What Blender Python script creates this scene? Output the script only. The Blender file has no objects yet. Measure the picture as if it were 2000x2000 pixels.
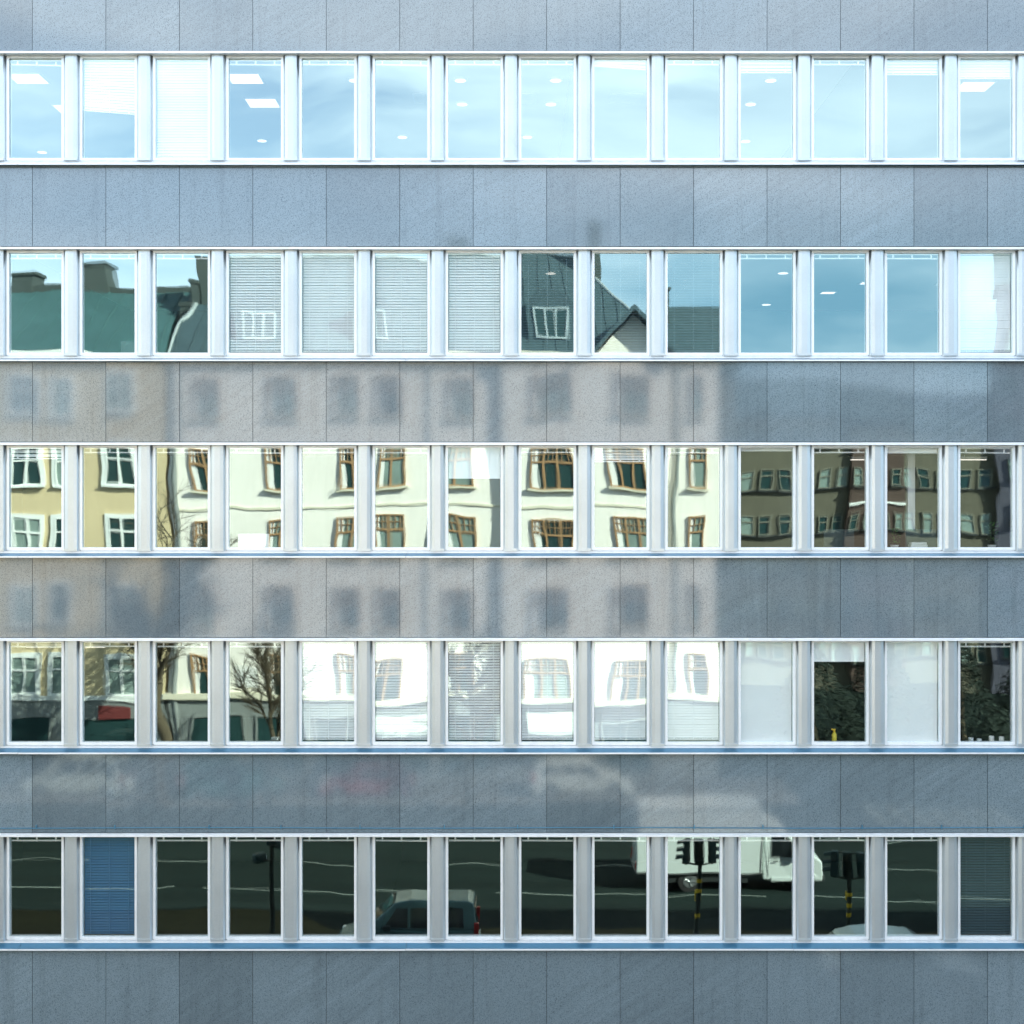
import bpy, math, random
from mathutils import Vector, Matrix, noise
R = math.radians
random.seed(7)
scene = bpy.context.scene
C = scene.collection

# ------------------------------------------------------------ camera, sky, sun
H = 12.7            # camera height above the street
D = 25.0            # camera distance from the glass plane (y = 0)
cam_d = bpy.data.cameras.new('camera'); cam = bpy.data.objects.new('camera', cam_d); C.objects.link(cam)
cam.location = (0, -D, H); cam.rotation_euler = (R(90), 0, 0)
cam_d.sensor_width = 36; cam_d.lens = 36 * D / 18.22
cam_d.clip_start = .1; cam_d.clip_end = 2000
scene.camera = cam

SUN_EL, SUN_AZ = 33.0, 55.0        # sun behind the office building, a little to its right
world = bpy.data.worlds.new('World'); scene.world = world; world.use_nodes = True
wn = world.node_tree; wn.nodes.clear()
wo = wn.nodes.new('ShaderNodeOutputWorld'); wb = wn.nodes.new('ShaderNodeBackground')
sky = wn.nodes.new('ShaderNodeTexSky'); sky.sky_type = 'NISHITA'; sky.sun_disc = False
sky.sun_elevation = R(SUN_EL); sky.sun_rotation = R(SUN_AZ); sky.air_density = 1.0; sky.dust_density = 1.2; sky.ozone_density = 1.1
wtc = wn.nodes.new('ShaderNodeTexCoord'); wmp = wn.nodes.new('ShaderNodeMapping'); wmp.inputs['Scale'].default_value = (1.1, 1.1, 4.5)
wns = wn.nodes.new('ShaderNodeTexNoise'); wns.inputs['Scale'].default_value = 2.6; wns.inputs['Detail'].default_value = 7; wns.inputs['Roughness'].default_value = .55
wns.inputs['Distortion'].default_value = .6
wrp = wn.nodes.new('ShaderNodeValToRGB'); wrp.color_ramp.elements[0].position = .36; wrp.color_ramp.elements[1].position = .66
wrp.color_ramp.elements[0].color = (.12, .12, .12, 1); wrp.color_ramp.elements[1].color = (.85, .85, .85, 1)
wmx = wn.nodes.new('ShaderNodeMixRGB'); wmx.inputs['Color2'].default_value = (6.7, 7.35, 7.9, 1)
wn.links.new(wtc.outputs['Generated'], wmp.inputs['Vector']); wn.links.new(wmp.outputs[0], wns.inputs['Vector'])
wn.links.new(wns.outputs['Fac'], wrp.inputs['Fac']); wn.links.new(wrp.outputs['Color'], wmx.inputs['Fac'])
wn.links.new(sky.outputs['Color'], wmx.inputs['Color1']); # a blue grey cloud bank low over the right of the street
wsp = wn.nodes.new('ShaderNodeSeparateXYZ'); wn.links.new(wtc.outputs['Generated'], wsp.inputs[0])
def wm(out, f0, f1, t0=0.0, t1=1.0):
    x = wn.nodes.new('ShaderNodeMapRange'); x.interpolation_type = 'SMOOTHSTEP'; wn.links.new(out, x.inputs[0])
    for i, v in enumerate((f0, f1, t0, t1)): x.inputs[i+1].default_value = v
    return x.outputs[0]
el = wm(wsp.outputs['Z'], .15, .24, 1, 0); az = wm(wsp.outputs['X'], -.12, .12)
wml = wn.nodes.new('ShaderNodeMath'); wml.operation = 'MULTIPLY'; wn.links.new(el, wml.inputs[0]); wn.links.new(az, wml.inputs[1])
wm2 = wn.nodes.new('ShaderNodeMath'); wm2.operation = 'MULTIPLY'; wn.links.new(wml.outputs[0], wm2.inputs[0]); wm2.inputs[1].default_value = .9
wn3 = wn.nodes.new('ShaderNodeTexNoise'); wn3.inputs['Scale'].default_value = 5.0; wn3.inputs['Detail'].default_value = 5; wn.links.new(wmp.outputs[0], wn3.inputs['Vector'])
wn.links.new(wm(wn3.outputs['Fac'], .35, .65, .99, .62), wm2.inputs[1])
wbk = wn.nodes.new('ShaderNodeMixRGB'); wbk.inputs['Color2'].default_value = (1.3, 2.5, 3.5, 1)
wn.links.new(wm2.outputs[0], wbk.inputs['Fac']); wn.links.new(wmx.outputs['Color'], wbk.inputs['Color1'])
# sky scaled brighter low down, dimmer overhead, shaped to darken the lower facade
wsc = wn.nodes.new('ShaderNodeVectorMath'); wsc.operation = 'SCALE'; wn.links.new(wbk.outputs['Color'], wsc.inputs[0])
wn.links.new(wm(wsp.outputs['Z'], .30, .80, 1.12, .42), wsc.inputs['Scale'])
wn.links.new(wsc.outputs[0], wb.inputs['Color'])
wn.links.new(wb.outputs[0], wo.inputs[0]); wb.inputs['Strength'].default_value = .12

sd = bpy.data.lights.new('sun', 'SUN'); sd.energy = 5.0; sd.angle = R(.5); sd.color = (1, .93, .82)
sun = bpy.data.objects.new('sun', sd); C.objects.link(sun)
to_sun = Vector((math.sin(R(SUN_AZ)) * math.cos(R(SUN_EL)), math.cos(R(SUN_AZ)) * math.cos(R(SUN_EL)), math.sin(R(SUN_EL))))
sun.rotation_euler = to_sun.to_track_quat('Z', 'Y').to_euler(); sun.location = (20, 40, 60)

scene.view_settings.view_transform = 'Standard'; scene.view_settings.look = 'None'
scene.view_settings.gamma = 1; scene.view_settings.exposure = 2.2
scene.render.engine = 'CYCLES'
scene.cycles.max_bounces = 8; scene.cycles.transparent_max_bounces = 16
scene.render.resolution_x = 1024; scene.render.resolution_y = 1024

# ------------------------------------------------------------ materials
class NT:
    def __init__(s, name):
        s.m = bpy.data.materials.new(name); s.m.use_nodes = True; s.t = s.m.node_tree; s.t.nodes.clear()
        s.out = s.n('OutputMaterial')
    def n(s, typ, **kw):
        x = s.t.nodes.new('ShaderNode' + typ)
        for k, v in kw.items():
            if k in x.inputs: x.inputs[k].default_value = v
            else: setattr(x, k, v)
        return x
    def l(s, a, b): s.t.links.new(a, b)
    def math(s, op, a, b=None, clamp=False):
        x = s.n('Math', operation=op, use_clamp=clamp)
        for i, v in enumerate((a, b)):
            if v is None: continue
            if isinstance(v, (int, float)): x.inputs[i].default_value = v
            else: s.l(v, x.inputs[i])
        return x.outputs[0]

def mat(name, col, rough=.5, metal=0, var=.12, scale=3.0, bump=0, ior=1.5, emis=0, grime=0, fine=0):
    """Principled surface with broad tonal variation, optional fine grain and bump."""
    t = NT(name)
    p = t.n('BsdfPrincipled', Roughness=rough, Metallic=metal, IOR=ior); t.l(p.outputs[0], t.out.inputs[0])
    g = t.n('NewGeometry')
    ns = t.n('TexNoise', Scale=scale, Detail=5.0, Roughness=.6); t.l(g.outputs['Position'], ns.inputs['Vector'])
    v = t.math('MULTIPLY_ADD', ns.outputs['Fac'], 2 * var); v.node.inputs[2].default_value = 1 - var
    if fine:
        n2 = t.n('TexNoise', Scale=90.0, Detail=2.0); t.l(g.outputs['Position'], n2.inputs['Vector'])
        w = t.math('MULTIPLY_ADD', n2.outputs['Fac'], 2 * fine); w.node.inputs[2].default_value = 1 - fine
        v = t.math('MULTIPLY', v, w)
    if grime:   # rain streaks running down
        mp = t.n('Mapping', Scale=(9, 9, .5)); t.l(g.outputs['Position'], mp.inputs['Vector'])
        n3 = t.n('TexNoise', Scale=1.0, Detail=4.0); t.l(mp.outputs[0], n3.inputs['Vector'])
        w = t.math('MULTIPLY_ADD', n3.outputs['Fac'], 2 * grime); w.node.inputs[2].default_value = 1 - grime
        v = t.math('MULTIPLY', v, w)
    mx = t.n('VectorMath', operation='SCALE'); mx.inputs[0].default_value = col[:3]; t.l(v, mx.inputs['Scale'])
    t.l(mx.outputs[0], p.inputs['Base Color'])
    if bump:
        b = t.n('Bump', Strength=.6, Distance=bump); t.l(ns.outputs['Fac'], b.inputs['Height']); t.l(b.outputs[0], p.inputs['Normal'])
    if emis:
        p.inputs['Emission Color'].default_value = (*col[:3], 1); p.inputs['Emission Strength'].default_value = emis
    return t.m

def granite_mat():
    t = NT('polished_granite')
    p = t.n('BsdfPrincipled', Roughness=.1, IOR=1.95); t.l(p.outputs[0], t.out.inputs[0])
    g = t.n('NewGeometry'); pos = g.outputs['Position']
    n1 = t.n('TexNoise', Scale=58.0, Detail=4.0, Roughness=.85); t.l(pos, n1.inputs['Vector'])
    vo = t.n('TexVoronoi', Scale=80.0); t.l(pos, vo.inputs['Vector'])
    sp = t.math('MULTIPLY_ADD', n1.outputs['Fac'], 2.3); sp.node.inputs[2].default_value = -.65
    vs = t.n('SeparateColor'); t.l(vo.outputs['Color'], vs.inputs[0])
    sp = t.math('MULTIPLY_ADD', vs.outputs[0], .42, False); 
    sp2 = t.math('MULTIPLY_ADD', n1.outputs['Fac'], 2.6); sp2.node.inputs[2].default_value = -1.0
    f = t.math('ADD', sp, sp2, True)
    cr = t.n('ValToRGB'); e = cr.color_ramp.elements
    e[0].color = (.001, .005, .008, 1); e[1].color = (.168, .215, .243, 1); e.new(.5).color = (.036, .055, .068, 1)
    t.l(f, cr.inputs['Fac'])
    # long diagonal veins
    mr = t.n('Mapping', Rotation=(0, R(33), 0)); t.l(pos, mr.inputs['Vector'])
    mp = t.n('Mapping', Scale=(.5, .5, 7.0)); t.l(mr.outputs[0], mp.inputs['Vector'])
    n2 = t.n('TexNoise', Scale=1.0, Detail=6.0, Roughness=.7, Distortion=.9); t.l(mp.outputs[0], n2.inputs['Vector'])
    n3 = t.n('TexNoise', Scale=.45, Detail=3.0); t.l(pos, n3.inputs['Vector'])
    n5 = t.n('TexNoise', Scale=.3, Detail=1.0); t.l(pos, n5.inputs['Vector'])            # veined only here and there
    am = t.math('MULTIPLY', t.math('SUBTRACT', n5.outputs['Fac'], .40), 5.0, True)
    a = t.math('ADD', t.math('MULTIPLY', t.math('SUBTRACT', n2.outputs['Fac'], .5), t.math('MULTIPLY_ADD', am, .55)), 1.0)
    a.node.inputs[0].links[0].from_node.inputs[1].links[0].from_node.inputs[2].default_value = .12
    b = t.math('MULTIPLY_ADD', n3.outputs['Fac'], .3); b.node.inputs[2].default_value = .85
    at = t.n('Attribute', attribute_name='tone')
    k = t.math('MULTIPLY', t.math('MULTIPLY', a, b), at.outputs['Fac'])
    ms = t.n('Mapping', Scale=(5.0, 5.0, .28)); t.l(pos, ms.inputs['Vector'])          # rain streaks
    n4 = t.n('TexNoise', Scale=1.0, Detail=6.0, Roughness=.7); t.l(ms.outputs[0], n4.inputs['Vector'])
    st = t.math('MULTIPLY', t.math('SUBTRACT', n4.outputs['Fac'], .52), 2.6, True)
    k = t.math('MULTIPLY', k, t.math('SUBTRACT', 1.0, t.math('MULTIPLY', st, .35)))
    sv = t.math('MULTIPLY_ADD', f, .33); sv.node.inputs[2].default_value = .07; t.l(sv, p.inputs['Specular IOR Level'])
    sc = t.n('VectorMath', operation='SCALE'); t.l(cr.outputs['Color'], sc.inputs[0]); t.l(k, sc.inputs['Scale'])
    t.l(sc.outputs[0], p.inputs['Base Color'])
    rr = t.math('MULTIPLY_ADD', n1.outputs['Fac'], .06); rr.node.inputs[2].default_value = .02; t.l(rr, p.inputs['Roughness'])
    bp = t.n('Bump', Strength=.25, Distance=.0006); t.l(n2.outputs['Fac'], bp.inputs['Height']); t.l(bp.outputs[0], p.inputs['Normal'])
    return t.m

def glass_mat(name, f0, tint, rough=0.0):
    """Window glass: a coated reflecting layer over clear tinted glass."""
    t = NT(name)
    g = t.n('NewGeometry')
    d = t.n('VectorMath', operation='DOT_PRODUCT'); t.l(g.outputs['Normal'], d.inputs[0]); t.l(g.outputs['Incoming'], d.inputs[1])
    c = t.math('ABSOLUTE', d.outputs['Value']); q = t.math('POWER', t.math('SUBTRACT', 1.0, c, True), 5.0)
    F = t.math('MULTIPLY_ADD', q, 1 - f0); F.node.inputs[2].default_value = f0
    tr = t.n('BsdfTransparent', Color=(*tint, 1))
    gs = []
    for off, dist in ((0.0, .0009), (37.0, .0011)):      # outer and inner sheet of the double glazing
        gl = t.n('BsdfGlossy', Roughness=rough, Color=(.80, 1, .97, 1))
        mp = t.n('Mapping', Location=(off, off, off)); t.l(g.outputs['Position'], mp.inputs['Vector'])
        n1 = t.n('TexNoise', Scale=1.35, Detail=1.0); t.l(mp.outputs[0], n1.inputs['Vector'])
        bp = t.n('Bump', Strength=1.0, Distance=dist); t.l(n1.outputs['Fac'], bp.inputs['Height']); t.l(bp.outputs[0], gl.inputs['Normal']); gs.append(gl)
    gm = t.n('MixShader'); gm.inputs[0].default_value = .3; t.l(gs[0].outputs[0], gm.inputs[1]); t.l(gs[1].outputs[0], gm.inputs[2])
    mx = t.n('MixShader'); t.l(F, mx.inputs[0]); t.l(tr.outputs[0], mx.inputs[1]); t.l(gm.outputs[0], mx.inputs[2])
    t.l(mx.outputs[0], t.out.inputs[0])
    return t.m

def pilaster_mat():
    t = NT('anodised_aluminium')
    p = t.n('BsdfPrincipled', Roughness=.33, Metallic=.55); t.l(p.outputs[0], t.out.inputs[0])
    tc = t.n('TexCoord'); g = t.n('NewGeometry')
    n1 = t.n('TexNoise', Scale=55.0, Detail=3.0, Roughness=.7); t.l(g.outputs['Position'], n1.inputs['Vector'])
    n2 = t.n('TexNoise', Scale=1.6, Detail=4.0); t.l(g.outputs['Position'], n2.inputs['Vector'])
    s = t.n('SeparateXYZ'); t.l(tc.outputs['Object'], s.inputs[0])
    # dark streaks painted under the head, on both flanks, each of its own length
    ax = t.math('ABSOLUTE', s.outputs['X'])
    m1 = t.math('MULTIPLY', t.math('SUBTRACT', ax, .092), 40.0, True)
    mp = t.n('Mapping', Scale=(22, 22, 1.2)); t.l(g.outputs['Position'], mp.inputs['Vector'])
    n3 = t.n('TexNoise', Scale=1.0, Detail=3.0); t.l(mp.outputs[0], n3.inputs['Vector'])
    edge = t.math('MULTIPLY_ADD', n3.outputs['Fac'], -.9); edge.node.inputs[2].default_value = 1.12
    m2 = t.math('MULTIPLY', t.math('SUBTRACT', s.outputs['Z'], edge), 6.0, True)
    dark_streak = t.math('MULTIPLY', t.math('MULTIPLY', m1, m2), .8)
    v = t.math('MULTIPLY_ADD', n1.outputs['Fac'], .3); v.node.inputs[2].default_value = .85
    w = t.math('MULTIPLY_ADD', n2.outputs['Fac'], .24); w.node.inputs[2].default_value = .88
    k = t.math('MULTIPLY', t.math('MULTIPLY', v, w), t.math('SUBTRACT', 1.0, dark_streak))
    sc = t.n('VectorMath', operation='SCALE'); sc.inputs[0].default_value = (.49, .53, .55); t.l(k, sc.inputs['Scale'])
    t.l(sc.outputs[0], p.inputs['Base Color'])
    return t.m

def ground_mat(name, col, contrast=.3, scale=30):
    t = NT(name)
    p = t.n('BsdfPrincipled', Roughness=.9); p.inputs['Specular IOR Level'].default_value = .08; t.l(p.outputs[0], t.out.inputs[0])
    g = t.n('NewGeometry')
    n1 = t.n('TexNoise', Scale=float(scale), Detail=4.0); t.l(g.outputs['Position'], n1.inputs['Vector'])
    mp = t.n('Mapping', Scale=(.05, .9, 1)); t.l(g.outputs['Position'], mp.inputs['Vector'])   # wheel-worn bands along the street
    n2 = t.n('TexNoise', Scale=1.0, Detail=5.0); t.l(mp.outputs[0], n2.inputs['Vector'])
    v = t.math('MULTIPLY_ADD', n1.outputs['Fac'], contrast); v.node.inputs[2].default_value = 1 - contrast / 2
    w = t.math('MULTIPLY_ADD', n2.outputs['Fac'], 1.4); w.node.inputs[2].default_value = .3
    k = t.math('MULTIPLY', v, w)
    sc = t.n('VectorMath', operation='SCALE'); sc.inputs[0].default_value = col; t.l(k, sc.inputs['Scale'])
    t.l(sc.outputs[0], p.inputs['Base Color'])
    return t.m

M = {
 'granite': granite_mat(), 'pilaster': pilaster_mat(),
 'white_metal': mat('white_painted_metal', (.8, .82, .84), .35, .15, .09, 2.5, fine=.09, grime=.14),
 'ledge': mat('zinc_ledge', (.09, .26, .40), .3, .6, .12, 1.5, fine=.08),  # sky reflection put into the zinc as a blue base colour
 'dark_gap': mat('dark_joint', (.02, .024, .03), .8),
 'glass': glass_mat('window_glass', .27, (.98, .995, .99), .012),
 'blind': mat('white_blind', (.95, .95, .95), .45, 0, .05, 2),
 'blind_blue': mat('blue_blind', (.05, .17, .33), .4, 0, .08, 2),
 'blind_dark': mat('dark_blind', (.07, .11, .13), .4, 0, .08, 2),
 'blind_teal': mat('grey_teal_blind', (.22, .33, .37), .4, 0, .08, 2),
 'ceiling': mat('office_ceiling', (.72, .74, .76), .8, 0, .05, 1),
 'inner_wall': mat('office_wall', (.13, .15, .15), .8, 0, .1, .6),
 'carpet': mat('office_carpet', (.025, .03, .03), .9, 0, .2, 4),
 'inner_sill': mat('inner_sill', (.6, .6, .6), .5),
 'lamp_glow': mat('lamp_glow', (1, .93, .84), .5, emis=.28, var=0),
 'lamp_warm': mat('lamp_warm', (1, .8, .5), .5, emis=.45, var=0),
 'lamp_off': mat('lamp_diffuser_unlit', (.85, .85, .82), .5),
 'asphalt': ground_mat('asphalt', (.010, .018, .016), .5, 40),
 'paving': ground_mat('paving_slabs', (.11, .105, .09), .3, 6),
 'island': ground_mat('island_paving', (.05, .045, .02), .4, 6),
 'kerb': mat('kerb_stone', (.3, .3, .28), .7),
 'line': mat('road_paint', (.16, .19, .17), .6, 0, .35, 6),
 'cream': mat('cream_plaster', (.84, .80, .72), .8, 0, .10, .6, grime=.10),
 'cream_trim': mat('cream_trim', (.66, .62, .48), .7, 0, .06, 1),
 'yellow': mat('ochre_plaster', (.60, .49, .29), .85, 0, .12, .5, grime=.08),
 'stone_base': mat('plinth_stone', (.20, .22, .21), .6, 0, .25, .8),
 'slate': mat('slate_roof', (.06, .10, .115), .45, .2, .3, 1.4, grime=.25),
 'copper': mat('green_copper_roof', (.05, .12, .125), .5, .1, .3, 1.0, grime=.2),
 'flashing': mat('zinc_flashing', (.5, .56, .56), .4, .5),
 'brown_wood': mat('brown_window_frame', (.36, .21, .10), .5, 0, .2, 3),
 'white_wood': mat('white_window_frame', (.78, .8, .76), .5, 0, .06, 3),
 'far_glass': mat('dark_window_pane', (.02, .05, .05), .06, 0, .3, .8, ior=1.6),
 'dim_wall': mat('dim_room_wall', (.03, .035, .035), .8, 0, .1, .6),  # office wall darkened: dimness of the lower rooms put into its colour
 'frame_tan': mat('weathered_frame', (.17, .17, .13), .6, 0, .2, 2),
 'pale_pane': mat('sky_paled_pane', (.22, .29, .26), .08, 0, .45, 1.1, ior=1.6),  # reflected sky painted into the pane as a paler colour
 'brick': mat('brown_brick', (.10, .095, .065), .85, 0, .35, .7, grime=.25, fine=.2),
 'brick_red': mat('red_brick', (.07, .045, .034), .85, 0, .25, .8, grime=.2),
 'grey_plaster': mat('grey_plaster', (.11, .11, .14), .85, 0, .08, .5),
 'brick_chimney': mat('chimney_brick', (.05, .07, .065), .85, 0, .25, 1),
 'car_white': mat('white_car_paint', (.58, .64, .62), .25, 0, .04, 1, ior=1.6),
 'car_silver': mat('silver_blue_paint', (.12, .21, .21), .22, .3, .05, 1),
 'car_teal': mat('teal_paint', (.05, .16, .17), .22, .3, .05, 1),
 'car_pale': mat('pale_grey_paint', (.55, .63, .60), .25, .2, .05, 1),
 'car_red': mat('red_paint', (.25, .03, .03), .25, 0, .05, 1),
 'car_glass': mat('car_glass', (.006, .009, .01), .05, ior=1.6),
 'rubber': mat('tyre_rubber', (.015, .015, .015), .8),
 'rim': mat('wheel_rim', (.4, .42, .42), .35, .8),
 'plastic': mat('black_plastic', (.02, .025, .025), .55),
 'red_lens': mat('red_lens', (.45, .02, .015), .2),
 'amber_lens': mat('amber_lens', (.5, .2, .02), .2),
 'clear_lens': mat('headlight_lens', (.7, .75, .75), .12),
 'signal': mat('signal_housing', (.02, .05, .045), .5),
 'pole': mat('dark_pole', (.03, .04, .03), .5, .2),
 'yellow_paint': mat('yellow_paint', (.75, .48, .02), .5),
 'bark': mat('bark', (.075, .06, .035), .9, 0, .35, 5, bump=.02),
 'needles': mat('dark_needles', (.009, .02, .012), .8, 0, .5, 2),
 'leaf': mat('green_leaf', (.05, .13, .03), .6, 0, .3, 20),
 'terracotta': mat('white_pot', (.6, .62, .6), .5),
 'sign_white': mat('white_board', (.8, .8, .76), .5, 0, .04, 2),
 'awning_red': mat('red_awning', (.13, .02, .018), .8),
 'awning_green': mat('grey_green_awning', (.42, .46, .42), .8),
 'bottle_yellow': mat('yellow_plastic', (.75, .62, .05), .4),
 'paper': mat('paper_box', (.7, .75, .75), .7),
 'screen': mat('monitor_plastic', (.03, .06, .07), .4),
}

# ------------------------------------------------------------ mesh helpers
class MB:
    def __init__(s): s.v = []; s.f = []; s.mi = []; s.tone = []; s.cur = 0; s.ct = 1.0; s.smooth = []
    def add(s, vs, fs, smooth=False):
        b = len(s.v); s.v += [tuple(v) for v in vs]
        for f in fs:
            s.f.append([b + i for i in f]); s.mi.append(s.cur); s.tone.append(s.ct); s.smooth.append(smooth)
        return s
    def box(s, x0, x1, y0, y1, z0, z1):
        return s.add([(x0,y0,z0),(x1,y0,z0),(x1,y1,z0),(x0,y1,z0),(x0,y0,z1),(x1,y0,z1),(x1,y1,z1),(x0,y1,z1)],
                     [(0,3,2,1),(4,5,6,7),(0,1,5,4),(1,2,6,5),(2,3,7,6),(3,0,4,7)])
    def prism(s, pts, axis, a, b):
        """polygon pts (2D) extruded along axis 'x','y' or 'z' from a to b"""
        def P(p, t):
            return {'x': (t, p[0], p[1]), 'y': (p[0], t, p[1]), 'z': (p[0], p[1], t)}[axis]
        n = len(pts)
        ar = sum(pts[i][0]*pts[(i+1)%n][1] - pts[(i+1)%n][0]*pts[i][1] for i in range(n))
        flip = (ar > 0) == (axis in 'y')
        vs = [P(p, a) for p in pts] + [P(p, b) for p in pts]
        fs = [list(range(n))[::-1], list(range(n, 2*n))] + [(i, (i+1)%n, n+(i+1)%n, n+i) for i in range(n)]
        if flip: fs = [list(f)[::-1] for f in fs]
        return s.add(vs, fs)
    def tube(s, p0, p1, r0, r1=None, n=8, caps=True):
        r1 = r0 if r1 is None else r1
        p0 = Vector(p0); p1 = Vector(p1); d = (p1 - p0)
        if d.length < 1e-6: return s
        q = d.to_track_quat('Z', 'Y'); vs = []
        for p, r in ((p0, r0), (p1, r1)):
            for i in range(n):
                a = 2*math.pi*i/n; vs.append(p + q @ Vector((r*math.cos(a), r*math.sin(a), 0)))
        s.add(vs, [(i, (i+1)%n, n+(i+1)%n, n+i) for i in range(n)], True)
        if caps: s.add(vs, [list(range(n))[::-1], list(range(n, 2*n))])
        return s
    def build(s, name, mats, parent=None, loc=(0,0,0), tone=False, bevel=0, rot=None):
        me = bpy.data.meshes.new(name); me.from_pydata(s.v, [], s.f)
        for m in (mats if isinstance(mats, (list, tuple)) else [mats]): me.materials.append(M[m] if isinstance(m, str) else m)
        me.polygons.foreach_set('material_index', s.mi); me.polygons.foreach_set('use_smooth', s.smooth)
        if tone:
            a = me.attributes.new('tone', 'FLOAT', 'FACE'); a.data.foreach_set('value', s.tone)
        me.update()
        o = bpy.data.objects.new(name, me); C.objects.link(o); o.location = loc
        if rot: o.rotation_euler = rot
        if parent: o.parent = parent
        if bevel:
            b = o.modifiers.new('bevel', 'BEVEL'); b.width = bevel; b.segments = 2; b.limit_method = 'ANGLE'; b.angle_limit = R(35)
        return o
def tag(o, label=None, cat=None, group=None, kind=None):
    if label: o['label'] = label
    if cat: o['category'] = cat
    if group: o['group'] = group
    if kind: o['kind'] = kind
    return o
def empty(name, loc=(0,0,0), rz=0, **kw):
    o = bpy.data.objects.new(name, None); C.objects.link(o); o.location = loc; o.rotation_euler = (0,0,rz); o.empty_display_size = .3
    return tag(o, **kw)
def link_copy(o, parent=None, loc=None):
    c = o.copy(); C.objects.link(c); c.parent = parent
    if loc is not None: c.location = loc
    for ch in [x for x in bpy.data.objects if x.parent == o]:
        link_copy(ch, c)
    return c

# ------------------------------------------------------------ ground, road
tag(MB().box(-400, 400, -500, 400, -1, 0).build('ground', 'asphalt'), kind='structure')
tag(MB().box(-150, 150, -4.2, .0, 0, .13).build('pavement', 'paving'), kind='structure')
tag(MB().box(-150, 12.5, -41.3, -36.6, 0, .13).build('pavement', 'paving'), kind='structure')
isl = MB().prism([(-60, -19.4), (-7.0, -19.4), (-5.6, -17.6), (13, -17.1), (13, -16.3), (-60, -16.3)], 'z', 0, .12)
tag(isl.build('traffic_island', 'island'), kind='structure')
kb = MB().box(-60, 13.1, -16.3, -16.16, 0, .14).box(-150, 12.5, -36.6, -36.45, 0, .15).box(-150, 150, -4.35, -4.2, 0, .15)
tag(kb.build('kerb', 'kerb'), kind='structure')
ln = MB()
def strip(x0, y0, x1, y1, w):
    d = Vector((x1-x0, y1-y0, 0)).normalized(); n = Vector((-d.y, d.x, 0)) * w/2
    a = Vector((x0, y0, .004)); b = Vector((x1, y1, .004))
    ln.add([a-n, b-n, b+n, a+n], [(0,1,2,3)])
def dashes(y_at0, slope, w, L, G, x0=-60, x1=60):
    x = x0
    while x < x1:
        strip(x, y_at0 + slope*x, x+L, y_at0 + slope*(x+L), w); x += L + G
dashes(-25.5, .045, .09, 3.0, 2.2)
dashes(-21.75, .055, .10, 9.0, .9)
strip(-60, -19.55, -7.2, -19.55, .12)
dashes(-29.6, .04, .12, 3, 6)
dashes(-33.6, .03, .1, 40, 1)
dashes(-12.4, 0, .12, 3, 6)
for i in range(7): strip(15.2 + i*.9, -35.5, 15.2 + i*.9, -31.8, .45)
tag(ln.build('lane_marking', 'line'), kind='structure')

# ------------------------------------------------------------ office building
PITCH_X, PITCH_Z = 1.3, 3.459
def colx(i): return (70.3 + 142.7*i - 1000) * .00911          # column centres, 1.3 m apart
def rowz(k): return 19.876 - PITCH_Z*k
XL, XR, TOP, BACK = -38.0, 58.0, 22.4, 14.0
I0, I1 = -2, 15                                                # columns built with real rooms and windows
WL, WR = colx(I0) - .65, colx(I1) + .65
office = empty('office_building', (0, 0, 0), label='grey granite office block with five continuous rows of narrow windows', cat='office building')
def part(mb, name, m, **kw): return mb.build(name, m, office, **kw)

bands = []
bands.append((rowz(0) + .985, TOP))
for k in range(4): bands.append((rowz(k+1) + .985, rowz(k) - 1.05))
bands.append((.0, rowz(4) - 1.05))
jp = [(63.4 + 143.47*i - 1000) * .00906 for i in range(-23, 54)]
for bi, (z0, z1) in enumerate(bands):
    mb = MB()
    rowsz = [(z0, z1)]
    if bi == 0: rowsz = [(z0, z1)]
    if bi == 5: rowsz = [(z1-1.62, z1), (z1-3.3, z1-1.628), (z0, z1-3.308)]
    for (a, b) in rowsz:
        for i in range(len(jp)-1):
            x0, x1 = jp[i] + .004, jp[i+1] - .004
            mb.ct = random.choice([1, 1, 1.06, .94, 1.14, .86, .97]) * random.uniform(.95, 1.05)
            cx, cz = (x0+x1)/2, (a+b)/2
            tx, tz = random.gauss(0, .0012), random.gauss(0, .0012)
            yy = lambda x, z: -.14 + (x-cx)*tx + (z-cz)*tz
            mb.add([(x0, yy(x0,a), a), (x1, yy(x1,a), a), (x1, -.1, a), (x0, -.1, a), (x0, yy(x0,b), b), (x1, yy(x1,b), b), (x1, -.1, b), (x0, -.1, b)],
                   [(0,3,2,1),(4,5,6,7),(0,1,5,4),(1,2,6,5),(2,3,7,6),(3,0,4,7)])
    part(mb, 'granite_cladding', 'granite', tone=True)
    part(MB().box(XL+.2, XR-.2, -.108, .2, z0-.008, z1+.01), 'cladding_backing', 'dark_gap')
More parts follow.
